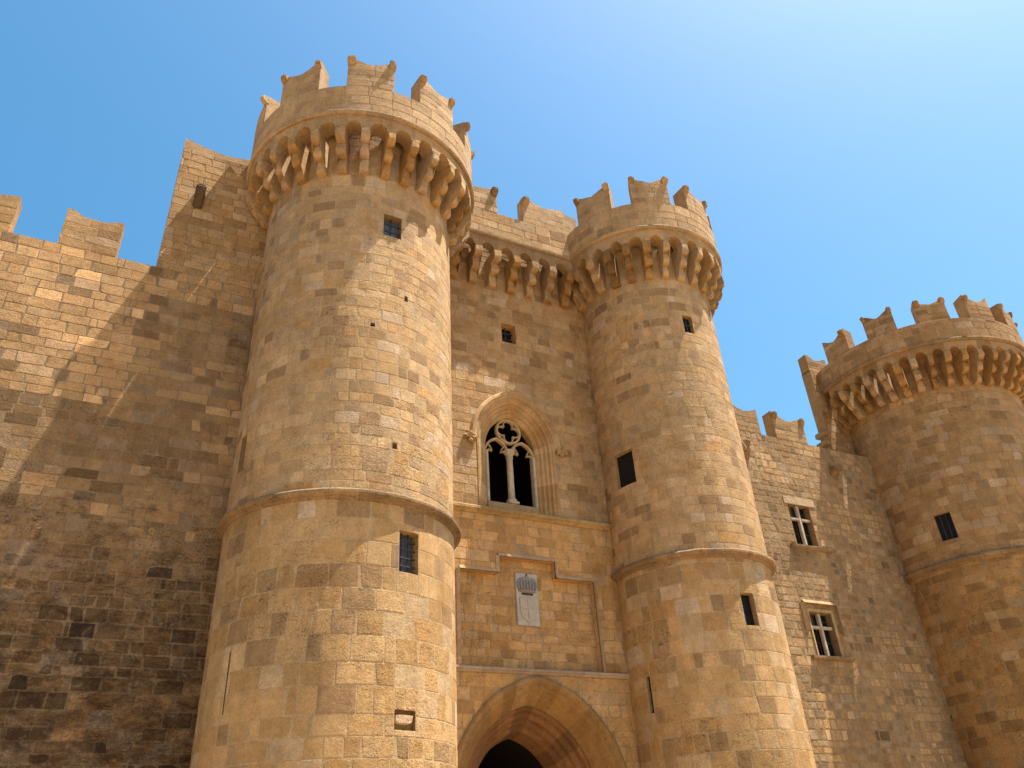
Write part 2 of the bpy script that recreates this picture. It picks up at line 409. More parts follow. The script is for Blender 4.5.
def merlon(L, fr, sc, w, z0, hs, dip, th, parent, pal, seed, knob=True, hl=0, hr=0, fru=None, name='merlon', knob_sz=.15, left=True, right=True):
    """swallow-tail merlon. L maps (s,d,z); width w, base z0, corner height hs, centre height hs-dip"""
    r = random.Random(seed); n = 8; bm = bmesh.new()
    cols = []
    for i in range(n+1):
        t = i/n; s = (t-.5)*w
        zt = z0+hs-dip*(1-abs(2*t-1)**1.35) + (hl*(1-t)+hr*t) + r.uniform(-.03, .03)-(r.uniform(0, .06) if i in (0, n) else 0)
        cols.append([bm.verts.new(L(s, 0, z0-.05)), bm.verts.new(L(s, 0, zt)), bm.verts.new(L(s, -th, zt-.02)), bm.verts.new(L(s, -th, z0-.05))])
    for i in range(n):
        a, b = cols[i], cols[i+1]
        for j in range(4): bm.faces.new((a[j], b[j], b[(j+1) % 4], a[(j+1) % 4]))
    bm.faces.new(cols[0]); bm.faces.new(list(reversed(cols[-1])))
    o = bm_obj(name, bm, parent=parent, col=pick(pal, r), ero=.6)
    # coursed facing on the outside
    class G:
        seg = .25
        def p(s_, u, v, d): return L(u, d, v)
        def n(s_, u, tu=0, tv=0):
            a, b, c = Vector(L(u-.01, 0, 0)), Vector(L(u+.01, 0, 0)), Vector(L(u, .01, 0))
            T = (b-a).normalized(); D = (c-Vector(L(u, 0, 0))).normalized()
            return tuple((D+T*tu+Vector((0, 0, tv))).normalized())
    g = G(); mb = MB(); rows = 4; H = hs-dip
    for k in range(rows):
        u = -w/2
        za, zb = z0+H*k/rows, z0+H*(k+1)/rows
        while u < w/2-.05:
            u2 = min(w/2, u+w*r.uniform(.28, .6))
            if w/2-u2 < .15: u2 = w/2
            block(mb, g, u, u2, za, zb, pick(pal, r), r.uniform(.2, .8), .005, .012, r.uniform(.002, .014), -.001, r); u = u2
    mb.build('facing', parent=o)
    if knob:
        for sg, ok in ((-1, left), (1, right)):
            if not ok: continue
            kw, kh, kd = knob_sz*1.7*r.uniform(.85, 1.15), knob_sz*1.9, knob_sz*1.25*r.uniform(.8, 1.1)
            zt = z0+hs+(hl if sg < 0 else hr)-.07
            s0 = sg*(w/2-kw/2+.012)
            prof = [(-.10, zt-kh*1.3), (0.02, zt-kh*1.3), (kd*.7, zt-kh*.75), (kd, zt-kh*.5), (kd, zt-.03), (kd*.8, zt+.02), (-.10, zt+.02)]
            b2 = bmesh.new(); ra = [b2.verts.new(L(s0-kw/2, d, z)) for d, z in prof]; rb = [b2.verts.new(L(s0+kw/2, d, z)) for d, z in prof]
            for j in range(len(prof)): b2.faces.new((ra[j], rb[j], rb[(j+1) % len(prof)], ra[(j+1) % len(prof)]))
            b2.faces.new(ra); b2.faces.new(list(reversed(rb)))
            bmesh.ops.bevel(b2, geom=list(b2.edges), offset=.035, segments=2, affect='EDGES')
            wear(b2, .035, 6, seed+sg)
            kn = bm_obj('corner_stone', b2, parent=o, col=pick(P_ORNG if r.random() < .3 else pal, r), ero=.8)
    return o

def corbel(L, wdt, depth, z0, z1, parent, pal, seed, stages=3):
    """stack of quarter-round stages stepping outward"""
    r = random.Random(seed); prof = [(-.03, z1), (-.03, z0)]
    H = (z1-z0)/stages; D = depth/stages
    for k in range(stages):
        zb = z0+k*H; db = D*k
        for q in range(0, 6):
            a = R_(-90+q*90/5)
            prof.append((db + D*.42 + D*0.58*math.cos(a), zb+H*.42+H*.42*math.sin(a)))
        prof.append((db+D*1.0, zb+H*.95)); prof.append((db+D*.94, zb+H*.985))
    prof.append((depth, z1))
    # tidy: unique, monotone in z
    bm = bmesh.new(); j = r.uniform(-.012, .012)
    n = len(prof)
    secs = []
    for t in (-.5, -.42, 0, .42, .5):
        k = 0.015 if abs(t) == .5 else 0
        secs.append([bm.verts.new(L(t*wdt+j, max(-.03, d-k) if i > 1 else d, z)) for i, (d, z) in enumerate(prof)])
    for a, b in zip(secs[:-1], secs[1:]):
        for i in range(n): bm.faces.new((a[i], b[i], b[(i+1) % n], a[(i+1) % n]))
    bm.faces.new(secs[0]); bm.faces.new(list(reversed(secs[-1])))
    bmesh.ops.triangulate(bm, faces=[f for f in bm.faces if len(f.verts) > 4])
    wear(bm, .034, 4.5, seed)
    o = bm_obj('corbel', bm, parent=parent, col=pick(pal, r), ero=.6)
    return o

def arcade(mkL, centres, pitch, d_in, d_out, zs, zt, half, parent, pal, seed, ero=.5):
    """band of little round arches springing from the corbels; mkL(s_centre) gives L"""
    r = random.Random(seed); bm = bmesh.new()
    me_cols = []
    layer = bm.loops.layers.float_color.new('Col')
    for c in centres:                                # bay centre
        L = mkL(c); n = 12; col = pick(pal, r); cols = []
        hp = pitch/2
        ss = [-hp] + [-half*math.cos(math.pi*i/n) for i in range(n+1)] + [hp]
        for s in ss:
            zl = zs if abs(s) >= half-1e-6 else zs+math.sqrt(max(0, half*half-s*s))*1.05
            cols.append([bm.verts.new(L(s, d_out, zl)), bm.verts.new(L(s, d_out, zt)), bm.verts.new(L(s, d_in, zt)), bm.verts.new(L(s, d_in, zl))])
        for a, b in zip(cols[:-1], cols[1:]):
            for j in range(4):
                f = bm.faces.new((a[j], b[j], b[(j+1) % 4], a[(j+1) % 4]))
                for lp in f.loops: lp[layer] = (*col, ero)
    bmesh.ops.remove_doubles(bm, verts=bm.verts, dist=.002)
    bm.normal_update()
    bmesh.ops.recalc_face_normals(bm, faces=bm.faces)
    me = bpy.data.meshes.new('arch_band'); bm.to_mesh(me); bm.free(); me.materials.append(STONE)
    o = bpy.data.objects.new('arch_band', me); COL.objects.link(o); o.parent = parent
    return o

def niche_cyl(fr, h, depth, parent, frame=True, glass=None, bars=(2, 3), name='window', label=None, room=True):
    """reveal + black fill for the unlit inside + frame of a rectangular opening in a round tower. h=(u0,u1,v0,v1)"""
    u0, u1, v0, v1 = h; um = (u0+u1)/2; ang = um/fr.R
    L = loc_rigid(fr.cx, fr.cy, fr.R, math.degrees(ang)); hw = (u1-u0)/2*1.0
    mb = MB(); c = tuple(x*.9 for x in pick(P_LOW, random.Random(int(v0*10))))
    sg = lambda s: math.sqrt(max(0, fr.R**2-s*s))-fr.R-.013
    P = lambda s, d, z: L(s, d, z)
    for s in (-hw, hw):
        q = [P(s, sg(s), v0), P(s, sg(s), v1), P(s, -depth, v1), P(s, -depth, v0)]
        mb.flat(q if s > 0 else q[::-1], c, .5)
    for z in (v0, v1):
        q = [P(-hw, sg(hw), z), P(0, sg(0), z), P(hw, sg(hw), z), P(hw, -depth, z), P(-hw, -depth, z)]
        mb.flat(q if z == v0 else q[::-1], c, .5)
    rev = mb.build(name, parent=parent)
    if label: rev['label'] = label
    if not room:
        mb2 = MB(); mb2.flat([P(-hw, -depth, v0), P(hw, -depth, v0), P(hw, -depth, v1), P(-hw, -depth, v1)], tuple(x*.8 for x in c), 1)
        mb2.build('hole_back', parent=rev); return rev
    bm = bmesh.new(); bm.faces.new([bm.verts.new(P(s, -depth+.002, z)) for s, z in ((-hw, v0), (hw, v0), (hw, v1), (-hw, v1))])
    e = bmesh.ops.extrude_face_region(bm, geom=list(bm.faces)); 
    for v in [x for x in e['geom'] if isinstance(x, bmesh.types.BMVert)]:
        v.co -= Vector((math.cos(ang), math.sin(ang), 0))*.03
    bm_obj('pane_or_dark_fill', bm, glass or GLASS_DARK_FILL, rev)  # default black sheet: shade of unglazed openings put into the colour
    if frame:
        nb, nr = bars
        for i in range(1, nb):
            s = -hw+2*hw*i/nb; add_bar(P, s-.014, s+.014, -depth+.06, -depth+.09, v0, v1, rev)
        for i in range(1, nr):
            z = v0+(v1-v0)*i/nr; add_bar(P, -hw, hw, -depth+.092, -depth+.12, z-.014, z+.014, rev)
    return rev
def add_bar(P, s0, s1, d0, d1, z0, z1, parent, mat=None, name='bar'):
    bm = bmesh.new(); vs = [bm.verts.new(P(s, d, z)) for s in (s0, s1) for d in (d0, d1) for z in (z0, z1)]
    for f in ((0, 1, 3, 2), (4, 6, 7, 5), (0, 4, 5, 1), (2, 3, 7, 6), (0, 2, 6, 4), (1, 5, 7, 3)): bm.faces.new([vs[i] for i in f])
    return bm_obj(name, bm, mat or IRON, parent)

# ------------------------------------------------------------------ ground
def ground():
    m, nt, b = base_mat('pale_paving')
    pos = N(nt, 'ShaderNodeNewGeometry').outputs['Position']
    vo = N(nt, 'ShaderNodeTexVoronoi'); vo.inputs['Scale'].default_value = 3.0; nt.links.new(pos, vo.inputs['Vector'])
    c = mixc(nt, maprange(nt, noise_n(nt, pos, .6, 5), .3, .7, 0, 1), (.40, .285, .165), (.33, .23, .13))
    c = mixc(nt, .25, c, vo.outputs['Color'], 'OVERLAY')
    nt.links.new(c, b.inputs['Base Color'])
    bm = bmesh.new(); bmesh.ops.create_grid(bm, x_segments=4, y_segments=4, size=600)
    o = bm_obj('ground', bm, m); o['kind'] = 'structure'
ground()

# ------------------------------------------------------------------ round towers
TOPZ = 23.06
def round_tower(root, cx, cy, R, z_str, z_cb, z_sp, z_mold, z_cr, hs, dip, out, merl, corb, holes, low, up, seed,
                a0=120, a1=420, ring=(0, 360), kn=.15, top=P_TOP, low_pal=P_LOW, up_pal=P_SUN, deck_drop=.75, cw=.27, mort=(.46, .345, .205)):
    fr = Cyl(cx, cy, R); ring_full = ring == (0, 360)
    H = [(fr.deg(a), fr.deg(b), z0, z1) for a, b, z0, z1 in holes]
    # lower shaft
    ml = MB(); Hl = [h for h in H if h[3] < z_str]; Hu = [h for h in H if h[2] > z_str]
    backing_cyl(ml, cx, cy, R, 0, z_str, Hl, mort)
    masonry(ml, fr, fr.deg(a0), fr.deg(a1), 0, z_str-.02, low[0], low[1], low_pal, Hl, seed=seed, gap=.007, lift=.004, ero=low[2], missing=.004)
    ml.build('lower_shaft', parent=root)
    mu = MB(); zc_top = z_mold+.35
    backing_cyl(mu, cx, cy, R, z_str, zc_top, Hu, tuple(x*.95 for x in mort))
    masonry(mu, fr, fr.deg(a0), fr.deg(a1), z_str+.02, z_cb+.05, up[0], up[1], up_pal, Hu, seed=seed+1, gap=.007, lift=.004, ero=up[2], missing=.004)
    masonry(mu, fr, fr.deg(a0), fr.deg(a1), z_cb+.05, zc_top, up[0], up[1], top, (), seed=seed+2, gap=.006, lift=.004, ero=(.2, .6))
    mu.build('upper_shaft', parent=root)
    # string course: fillet + roll
    e = .19
    prof = [(R-.05, z_str-.17), (R+.02, z_str-.17), (R+.05, z_str-.11), (R+e*.7, z_str-.08), (R+e, z_str-.03), (R+e, z_str+.03),
            (R+e*.8, z_str+.075), (R+.03, z_str+.12), (R-.05, z_str+.13)]
    joint(bm_obj('string_course', sweep_ring(cx, cy, prof, noise_amp=.02), parent=root, col=(.27, .19, .11), ero=.9), .75, .22, (cx, cy, R), seed)  # brown stone, tone lowered to carry part of its underside shade
    # roof deck
    bm = bmesh.new(); bmesh.ops.create_circle(bm, cap_ends=True, segments=64, radius=R-.004, matrix=Matrix.Translation((cx, cy, zc_top)))
    bm_obj('roof_deck', bm, parent=root, col=(.42, .32, .2), ero=.5)
    # parapet ring
    ro = R+out; th = .60; ri = ro-th
    mp = MB(); f2 = Cyl(cx, cy, ro)
    ra, rb = ring if not ring_full else (0, 360)
    prof = [(ro-.013, z_mold), (ro-.013, z_cr), (ri, z_cr), (ri, z_mold)]
    b = sweep_ring(cx, cy, prof, ra, rb, 2.0)
    core = bm_obj('parapet', b, parent=root, col=(.44, .32, .19), ero=.5)
    core_me = core.data
    masonry(mp, f2, R_(ra)*ro, R_(rb)*ro, z_mold+.10, z_cr, .36, .75, top, (), seed=seed+3, gap=.005, lift=.006, ero=(.2, .6), wv=.3, rec=.012)
    mp.build('parapet_facing', parent=core)
    # moulding below the parapet
    prof = [(ri, z_mold-.07), (ro+.00, z_mold-.07), (ro+.05, z_mold-.03), (ro+.06, z_mold+.03), (ro+.03, z_mold+.08), (ro-.02, z_mold+.10), (ri+.01, z_mold+.10)]
    joint(bm_obj('parapet_moulding', sweep_ring(cx, cy, prof, ra, rb, 2.0, .012), parent=root, col=(.38, .28, .17) if ring_full else (.30, .21, .12), ero=.6), .8, .2, (cx, cy, R), seed)
    # corbels and arches
    n, c0 = corb; pitch = 360/n; rf = ro-.06
    for k in range(n):
        a = c0+k*pitch
        if not ring_full and not (ra+1 < ((a-ra) % 360)+ra < rb-1): continue
        corbel(loc_rigid(cx, cy, R, a), cw*random.Random(seed*50+k).uniform(.85, 1.12), out-.04, z_cb+random.Random(seed+k).uniform(-.04, .04), z_sp, root, P_ORNG if random.Random(k+seed).random() < .45 else top, seed*100+k)
    cs = [c0+(k+.5)*pitch for k in range(n)]
    if not ring_full: cs = [c for c in cs if ra+pitch < ((c-ra) % 360)+ra < rb-pitch]
    ppm = R_(pitch)*rf
    arcade(lambda c: loc_ring(cx, cy, rf, c), cs, ppm, -th+.08, 0, z_sp, z_mold-.07, ppm/2-cw*.5*rf/(R+.3), root, top, seed+9)
    # merlons
    mc0, mn, mw = merl
    for k in range(mn):
        a = mc0+k*360/mn+mw/2
        if not ring_full and not (ra+mw/2 < ((a-ra) % 360)+ra < rb-mw/2): continue
        r = random.Random(seed*7+k)
        merlon(loc_ring(cx, cy, ro, a), None, 0, R_(mw)*ro, z_cr, hs+r.uniform(-.05, .05), dip, th, root, top, seed*11+k, knob_sz=kn*r.uniform(.8, 1.1),
               left=r.random() > .12, right=r.random() > .12)
    return fr, H

t1 = thing('gate_tower', 'large round crenellated stone tower to the left of the gate, nearest the camera', 'tower', 'round towers flanking the gate', (5.313, 19.95, 0))
t2 = thing('gate_tower', 'slimmer looking round crenellated stone tower to the right of the gate and arched window', 'tower', 'round towers flanking the gate', (16.968, 19.95, 0))
t3 = thing('round_tower', 'broad round stone tower at the far right, brownish, with one small square window', 'tower', None, (32.37, 19.71, 0))
for t in (t1, t2, t3): t['_o'] = 1
def rebase(root):
    bpy.context.view_layer.update()
    for c in list(root.children): c.matrix_parent_inverse = root.matrix_world.inverted()
C1 = (5.313, 19.95, 3.0); C2 = (16.968, 19.95, 2.5635); C3 = (32.37, 19.71, 3.79)
h1 = [(267.7, 278.5, 17.72, 18.54), (281.6, 292.4, 7.63, 8.64), (190.0, 196.0, 10.6, 11.6), (206.4, 207.2, 4.7, 6.0),
      (281.4, 283.6, 15.50, 15.68), (276.6, 279.2, 10.75, 10.92), (262.9, 265.3, 14.33, 14.45), (281.0, 291.6, 4.22, 4.62)]
fr1, H1 = round_tower(t1, *C1, 9.4, 19.95, 21.22, 21.82, 23.06, 1.38, .36, .85, (244.2, 10, 22.5), (30, 242.6), h1,
    (.50, .58, (.1, 1.15)), (.325, .50, (.0, 1.1)), 11)
h2 = [(261.0, 270.0, 17.56, 18.31), (185.2, 203.0, 12.1, 13.3), (261.5, 272.0, 7.22, 8.17), (187.2, 190.4, 5.15, 6.15)]
fr2, H2 = round_tower(t2, *C2, 9.4, 19.9, 21.2, 21.8, 23.06, 1.34, .34, .77, (235, 9, 26), (27, 225.6), h2,
    (.48, .58, (.1, 1.1)), (.325, .50, (.0, 1.0)), 31)
h3 = [(196.4, 205.6, 11.60, 12.66)]
fr3, H3 = round_tower(t3, *C3, 10.74, 17.86, 19.10, 19.60, 20.66, 1.18, .34, 1.02, (173, 14, 15), (44, 206.9), h3,
    (.36, .55, (.3, .9)), (.34, .62, (.2, .8)), 51, ring=(155, 372), kn=.13, top=P_FAR, low_pal=P_ORNG, up_pal=P_FAR, mort=(.34, .24, .13), cw=.25)
niche_cyl(fr1, H1[0], .24, t1, glass=GLASS2, bars=(2, 3), label='small square barred window below the battlements')
niche_cyl(fr1, H1[1], .27, t1, glass=GLASS2, bars=(3, 5), label='small upright barred window below the string course')
niche_cyl(fr1, H1[2], .12, t1, frame=False, name='arrow_slit')
niche_cyl(fr1, H1[3], .5, t1, frame=False, name='arrow_slit', label='thin vertical slot low on the tower')
for hh in H1[4:7]: niche_cyl(fr1, hh, .16, t1, frame=False, name='putlog_hole', room=False)
mbk = niche_cyl(fr1, H1[7], .13, t1, frame=False, name='missing_block', room=False)
m_ = MB(); hb = H1[7]; block(m_, fr1, hb[0]+.0, hb[1]-.03, hb[2]+.11, hb[3]-.07, (.52, .40, .26), 1.0, .01, .02, -.02, .1); m_.build('chipped_stone', parent=mbk)
niche_cyl(fr2, H2[0], .2, t2, bars=(2, 2))
niche_cyl(fr2, H2[1], .18, t2, frame=False)
niche_cyl(fr2, H2[2], .22, t2, bars=(1, 1))
niche_cyl(fr2, H2[3], .10, t2, frame=False, name='arrow_slit')
niche_cyl(fr3, H3[0], .17, t3, bars=(3, 1))

# ------------------------------------------------------------------ pointed arches
def parch(w, e, n=18):
    """points (x,z) of a pointed arch of half span w from right spring over apex to left spring, spring at z=0"""
    Rr = w+e; ap = math.acos(e/Rr); pts = []
    for i in range(n+1):
        a = ap*i/n; pts.append((-e+Rr*math.cos(a), Rr*math.sin(a)))
    return pts + [(-x, z) for x, z in pts[-2::-1]]
def arch_int(cx, w, e, zs, z0):
    def f(v):
        if v < z0: return None
        if v <= zs: return (cx-w, cx+w)
        h = v-zs; Rr = w+e
        if h >= math.sqrt(Rr*Rr-e*e): return None
        x = -e+math.sqrt(Rr*Rr-h*h); return (cx-x, cx+x)
    return f
def arch_path(cx, w, e, zs, z0, n=18):
    return [(cx+w, z0)] + [(cx+x, zs+z) for x, z in parch(w, e, n)] + [(cx-w, z0)]
def arch_sweep(mb, cx, prof, e, zs, z0, pal, seed, ero=.4, n=18, vous=2, jamb=True):
    """prof=[(halfwidth,y)...] open profile from outside to inside; voussoir colours change along the path"""
    r = random.Random(seed)
    paths = [(arch_path(cx, w_, e, zs, z0, n) if jamb else arch_path(cx, w_, e, zs, z0, n)[1:-1]) for w_, _ in prof]
    m = len(paths[0])
    for i in range(m-1):
        if i % vous == 0 or (jamb and i in (0, m-2)): col = pick(pal, r)
        for j in range(len(prof)-1):
            a, b = paths[j][i], paths[j][i+1]; c, d = paths[j+1][i+1], paths[j+1][i]
            ya, yc = prof[j][1], prof[j+1][1]
            if jamb and i in (0, m-2):
                nz = 8
                for k in range(nz):
                    t0, t1_ = k/nz, (k+1)/nz
                    lp = lambda p, q, t: (p[0]+(q[0]-p[0])*t, p[1]+(q[1]-p[1])*t)
                    A, B = lp(a, b, t0), lp(a, b, t1_); Dd, Cc = lp(d, c, t0), lp(d, c, t1_)
                    rr = random.Random(seed*99+k*7+i); mb.flat([(A[0], ya, A[1]), (Dd[0], yc, Dd[1]), (Cc[0], yc, Cc[1]), (B[0], ya, B[1])], pick(pal, rr), ero)
                continue
            mb.flat([(a[0], ya, a[1]), (d[0], yc, d[1]), (c[0], yc, c[1]), (b[0], ya, b[1])], col, ero)

def wall_face(mb, y, outer, holes, col):
    polys = [[Vector((x, z, 0)) for x, z in outer]] + [[Vector((x, z, 0)) for x, z in h] for h in holes]
    tris = tessellate_polygon(polys); flat = [p for q in polys for p in q]
    V = [(p.x, y, p.y) for p in flat]
    mb.add(V, [(0, -1, 0)]*len(V), [t for t in tris], col, .5)
def rect(u0, u1, v0, v1): return [(u0, v0), (u1, v0), (u1, v1), (u0, v1)]
def wall_body(mb, x0, x1, y0, y1, z1, col, z0=0):
    mb.flat([(x0, y0, z1), (x1, y0, z1), (x1, y1, z1), (x0, y1, z1)], col, .5)
    mb.flat([(x0, y1, z0), (x0, y0, z0), (x0, y0, z1), (x0, y1, z1)][::-1], col, .5)
    mb.flat([(x1, y0, z0), (x1, y1, z0), (x1, y1, z1), (x1, y0, z1)], col, .5)
    mb.flat([(x1, y1, z0), (x0, y1, z0), (x0, y1, z1), (x1, y1, z1)], col, .5)

YW = 20.6
# ------------------------------------------------------------------ gatehouse wall
gw = thing('gatehouse_wall', 'flat gatehouse wall between the two gate towers with pointed gate arch and traceried window', 'gatehouse', None, (11.3, YW, 0))
AX, AW, AE, AZ = 11.36, 2.62, .51, 3.0          # gate arch
WX, WW, WE, WZ, WB = 11.17, 1.45, .40, 13.6, 11.22   # big window
SW = (10.86, 11.42, 17.72, 18.53)
panel_out = [(9.0, 6.42), (13.6, 6.42), (13.6, 9.17), (12.24, 9.17), (12.24, 9.68), (10.3, 9.68), (10.3, 9.17), (9.0, 9.17)]
mb = MB()
ga = arch_path(AX, AW, AE, AZ, 0.0); wa = arch_path(WX, WW, WE, WZ, WB)
MORT_G = (.40, .28, .15)
fwall = Flat(YW)
xl, xr = 7.6, 15.0
# outline follows the gate opening down to the ground
outer = [(xl, 0)] + list(reversed(ga)) + [(xr, 0), (xr, 22.2), (xl, 22.2)]
wall_face(mb, YW+.005, outer, [wa, rect(*SW), panel_out], MORT_G)
hl = [SW, (9.0, 13.6, 6.42, 9.17), (10.3, 12.24, 9.0, 9.68)]
arA = arch_int(AX, AW+.02, AE, AZ, -1); arW = arch_int(WX, WW+.02, WE, WZ, WB)
masonry(mb, fwall, xl, xr, 0, 6.28, .40, .62, P_GATE, hl, [arA], seed=101, ero=(.2, .7))
masonry(mb, fwall, xl, xr, 6.42, 11.0, .34, .55, P_GATE, hl, [], seed=102, ero=(.2, .7))
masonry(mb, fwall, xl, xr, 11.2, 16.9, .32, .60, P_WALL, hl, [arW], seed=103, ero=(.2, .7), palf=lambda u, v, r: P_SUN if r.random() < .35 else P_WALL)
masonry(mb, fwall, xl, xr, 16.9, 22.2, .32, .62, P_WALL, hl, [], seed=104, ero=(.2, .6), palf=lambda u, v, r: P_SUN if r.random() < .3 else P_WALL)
wall_body(mb, xl, xr, YW+.005, 27.0, 22.2, MORT_G, 5.9)
mb.build('wall_face', parent=gw)
# recessed stepped panel
mb = MB(); yp = YW+.20
wall_face(mb, yp+.012, panel_out, [], (.46, .33, .19))
pr = Flat(yp); CR = (10.92, 11.67, 7.70, 9.28)
masonry(mb, pr, 9.0, 13.6, 6.42, 9.17, .27, .42, P_GATE, [CR], seed=105, gap=.010, ero=(.2, .8))
masonry(mb, pr, 10.3, 12.24, 9.17, 9.68, .26, .5, P_GATE, [CR], seed=106, gap=.010, ero=(.2, .8))
k = len(panel_out)
for i in range(k):
    a, b = panel_out[i], panel_out[(i+1) % k]
    mb.flat([(a[0], YW-.01, a[1]), (b[0], YW-.01, b[1]), (b[0], yp+.02, b[1]), (a[0], yp+.02, a[1])][::-1], pick(P_GATE), .4)
panel = mb.build('recessed_panel', parent=gw)
# thin moulding round the panel
def tube_path(pts, y, wd, pr_, closed=False):
    """flat moulding strip following pts in the wall plane, outside the opening"""
    bm = bmesh.new()
    for i in range(len(pts)-1):
        a, b = Vector((pts[i][0], 0, pts[i][1])), Vector((pts[i+1][0], 0, pts[i+1][1]))
        d = (b-a).normalized(); nrm = Vector((d.z, 0, -d.x)); a2, b2 = a-d*wd*.0, b+d*wd*.0
        q = [(a2, 0), (b2, 0), (b2+nrm*wd, 1), (a2+nrm*wd, 1)]
        f = [bm.verts.new((p.x, y+.02, p.z)) for p, _ in q]; g = [bm.verts.new((p.x, y-pr_*(1 if k_ == 0 else .35), p.z)) for p, k_ in q]
        for j in range(4): bm.faces.new((f[j], f[(j+1) % 4], g[(j+1) % 4], g[j]))
        bm.faces.new(g); bm.faces.new(f[::-1])
    return bm
ps = [(13.6, 6.44), (13.6, 9.17), (12.24, 9.17), (12.24, 9.68), (10.3, 9.68), (10.3, 9.17), (9.0, 9.17), (9.0, 6.44)]
bm_obj('panel_moulding', tube_path(ps, YW, .10, .07), parent=panel, col=(.47, .36, .24), ero=.3)
# string course under the window and cornice over the gate
prof = lambda z0, h, o: [(YW+.05, z0), (YW-o*.25, z0), (YW-o*.55, z0+h*.3), (YW-o, z0+h*.5), (YW-o, z0+h*.85), (YW-o*.8, z0+h), (YW+.05, z0+h+.03)]
joint(bm_obj('string_course', sweep_x(prof(10.97, .22, .16), 8.1, 14.7, .3, .014), parent=gw, col=(.42, .30, .14), ero=.7), .8, .2)
joint(bm_obj('gate_cornice', sweep_x(prof(6.28, .14, .12), 8.1, 14.7, .3, .006), parent=gw, col=(.42, .34, .27), ero=.4), .8, .2)
# gate arch orders
P_ARCH = list(P_ORNG); tone(P_ARCH, .92, .55)
mb = MB()
pf = [(AW+.16, YW+.02), (AW+.16, YW-.05), (AW+.10, YW-.085), (AW+.03, YW-.085), (AW-.02, YW-.03), (AW-.06, YW+.03), (AW-.10, YW+.02), (AW-.17, YW+.10), (AW-.50, YW+.66), (AW-.50, YW+.72)]
arch_sweep(mb, AX, pf, AE, AZ, 0, P_ARCH, 5, vous=2)
mb.build('gate_arch', parent=gw)
mb = MB()
pf = [(AW-.50, YW+.72), (AW-.56, YW+.70), (AW-.60, YW+.76), (AW-.62, YW+.90), (AW-.68, YW+.88), (AW-.76, YW+1.0), (AW-.78, YW+1.12), (AW-.84, YW+1.10), (AW-.90, YW+1.2),
      (AW-.93, YW+1.32), (AW-.99, YW+1.30), (AW-1.06, YW+1.42), (AW-1.09, YW+1.6), (AW-1.13, YW+1.75), (AW-1.18, YW+2.0)]
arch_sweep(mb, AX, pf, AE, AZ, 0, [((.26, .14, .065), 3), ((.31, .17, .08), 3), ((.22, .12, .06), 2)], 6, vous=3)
mb.build('inner_arch', parent=gw)
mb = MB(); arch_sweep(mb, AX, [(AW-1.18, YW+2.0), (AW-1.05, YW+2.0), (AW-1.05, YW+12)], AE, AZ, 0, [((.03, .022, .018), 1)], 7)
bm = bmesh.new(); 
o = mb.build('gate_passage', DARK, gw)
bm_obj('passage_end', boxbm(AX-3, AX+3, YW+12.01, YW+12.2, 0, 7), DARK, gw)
# passage surfaces are near-black; the shade is in their colour

# small window
def niche_flat(root, h, y, depth, pal, name='window', label=None):
    mb = MB(); u0, u1, v0, v1 = h; c = pick(pal); Y0, Y1 = y-.004, y+depth
    for x, s in ((u0, 1), (u1, -1)):
        q = [(x, Y0, v0), (x, Y1, v0), (x, Y1, v1), (x, Y0, v1)]; mb.flat(q[::s], c, .5)
    for z, s in ((v0, 1), (v1, -1)):
        q = [(u0, Y0, z), (u1, Y0, z), (u1, Y1, z), (u0, Y1, z)]; mb.flat(q[::s], c, .5)
    o = mb.build(name, parent=root)
    if label: o['label'] = label
    return o
sw = niche_flat(gw, SW, YW, .4, P_GATE, label='small square window below the battlements')
bm_obj('pane_or_dark_fill', boxbm(SW[0], SW[1], YW+.36, YW+.39, SW[2], SW[3]), GLASS_DARK_FILL, sw)
bm_obj('bar', boxbm((SW[0]+SW[1])/2-.02, (SW[0]+SW[1])/2+.02, YW+.26, YW+.30, SW[2], SW[3]), IRON, sw)
for z in (18.0, 18.26): bm_obj('bar', boxbm(SW[0], SW[1], YW+.215, YW+.25, z-.018, z+.018), IRON, sw)

# big traceried window
bwn = None
mb = MB()
OW = .93
pf = [(WW+.0, YW-.012), (WW-.06, YW-.02), (WW-.10, YW+.04), (WW-.16, YW+.06), (WW-.20, YW+.16), (WW-.26, YW+.17), (WW-.31, YW+.27), (WW-.37, YW+.28), (WW-.42, YW+.38), (OW+.05, YW+.41), (OW, YW+.47), (OW, YW+.75)]
arch_sweep(mb, WX, pf, WE, WZ, WB, [((.50, .36, .20), 3), ((.46, .32, .17), 3), ((.42, .28, .13), 2)], 8, vous=3)
mb.flat([(WX-WW, YW-.012, WB), (WX+WW, YW-.012, WB), (WX+WW, YW+.75, WB+.0), (WX-WW, YW+.75, WB)], (.45, .36, .25), .4)
bwn = mb.build('traceried_window', parent=gw)
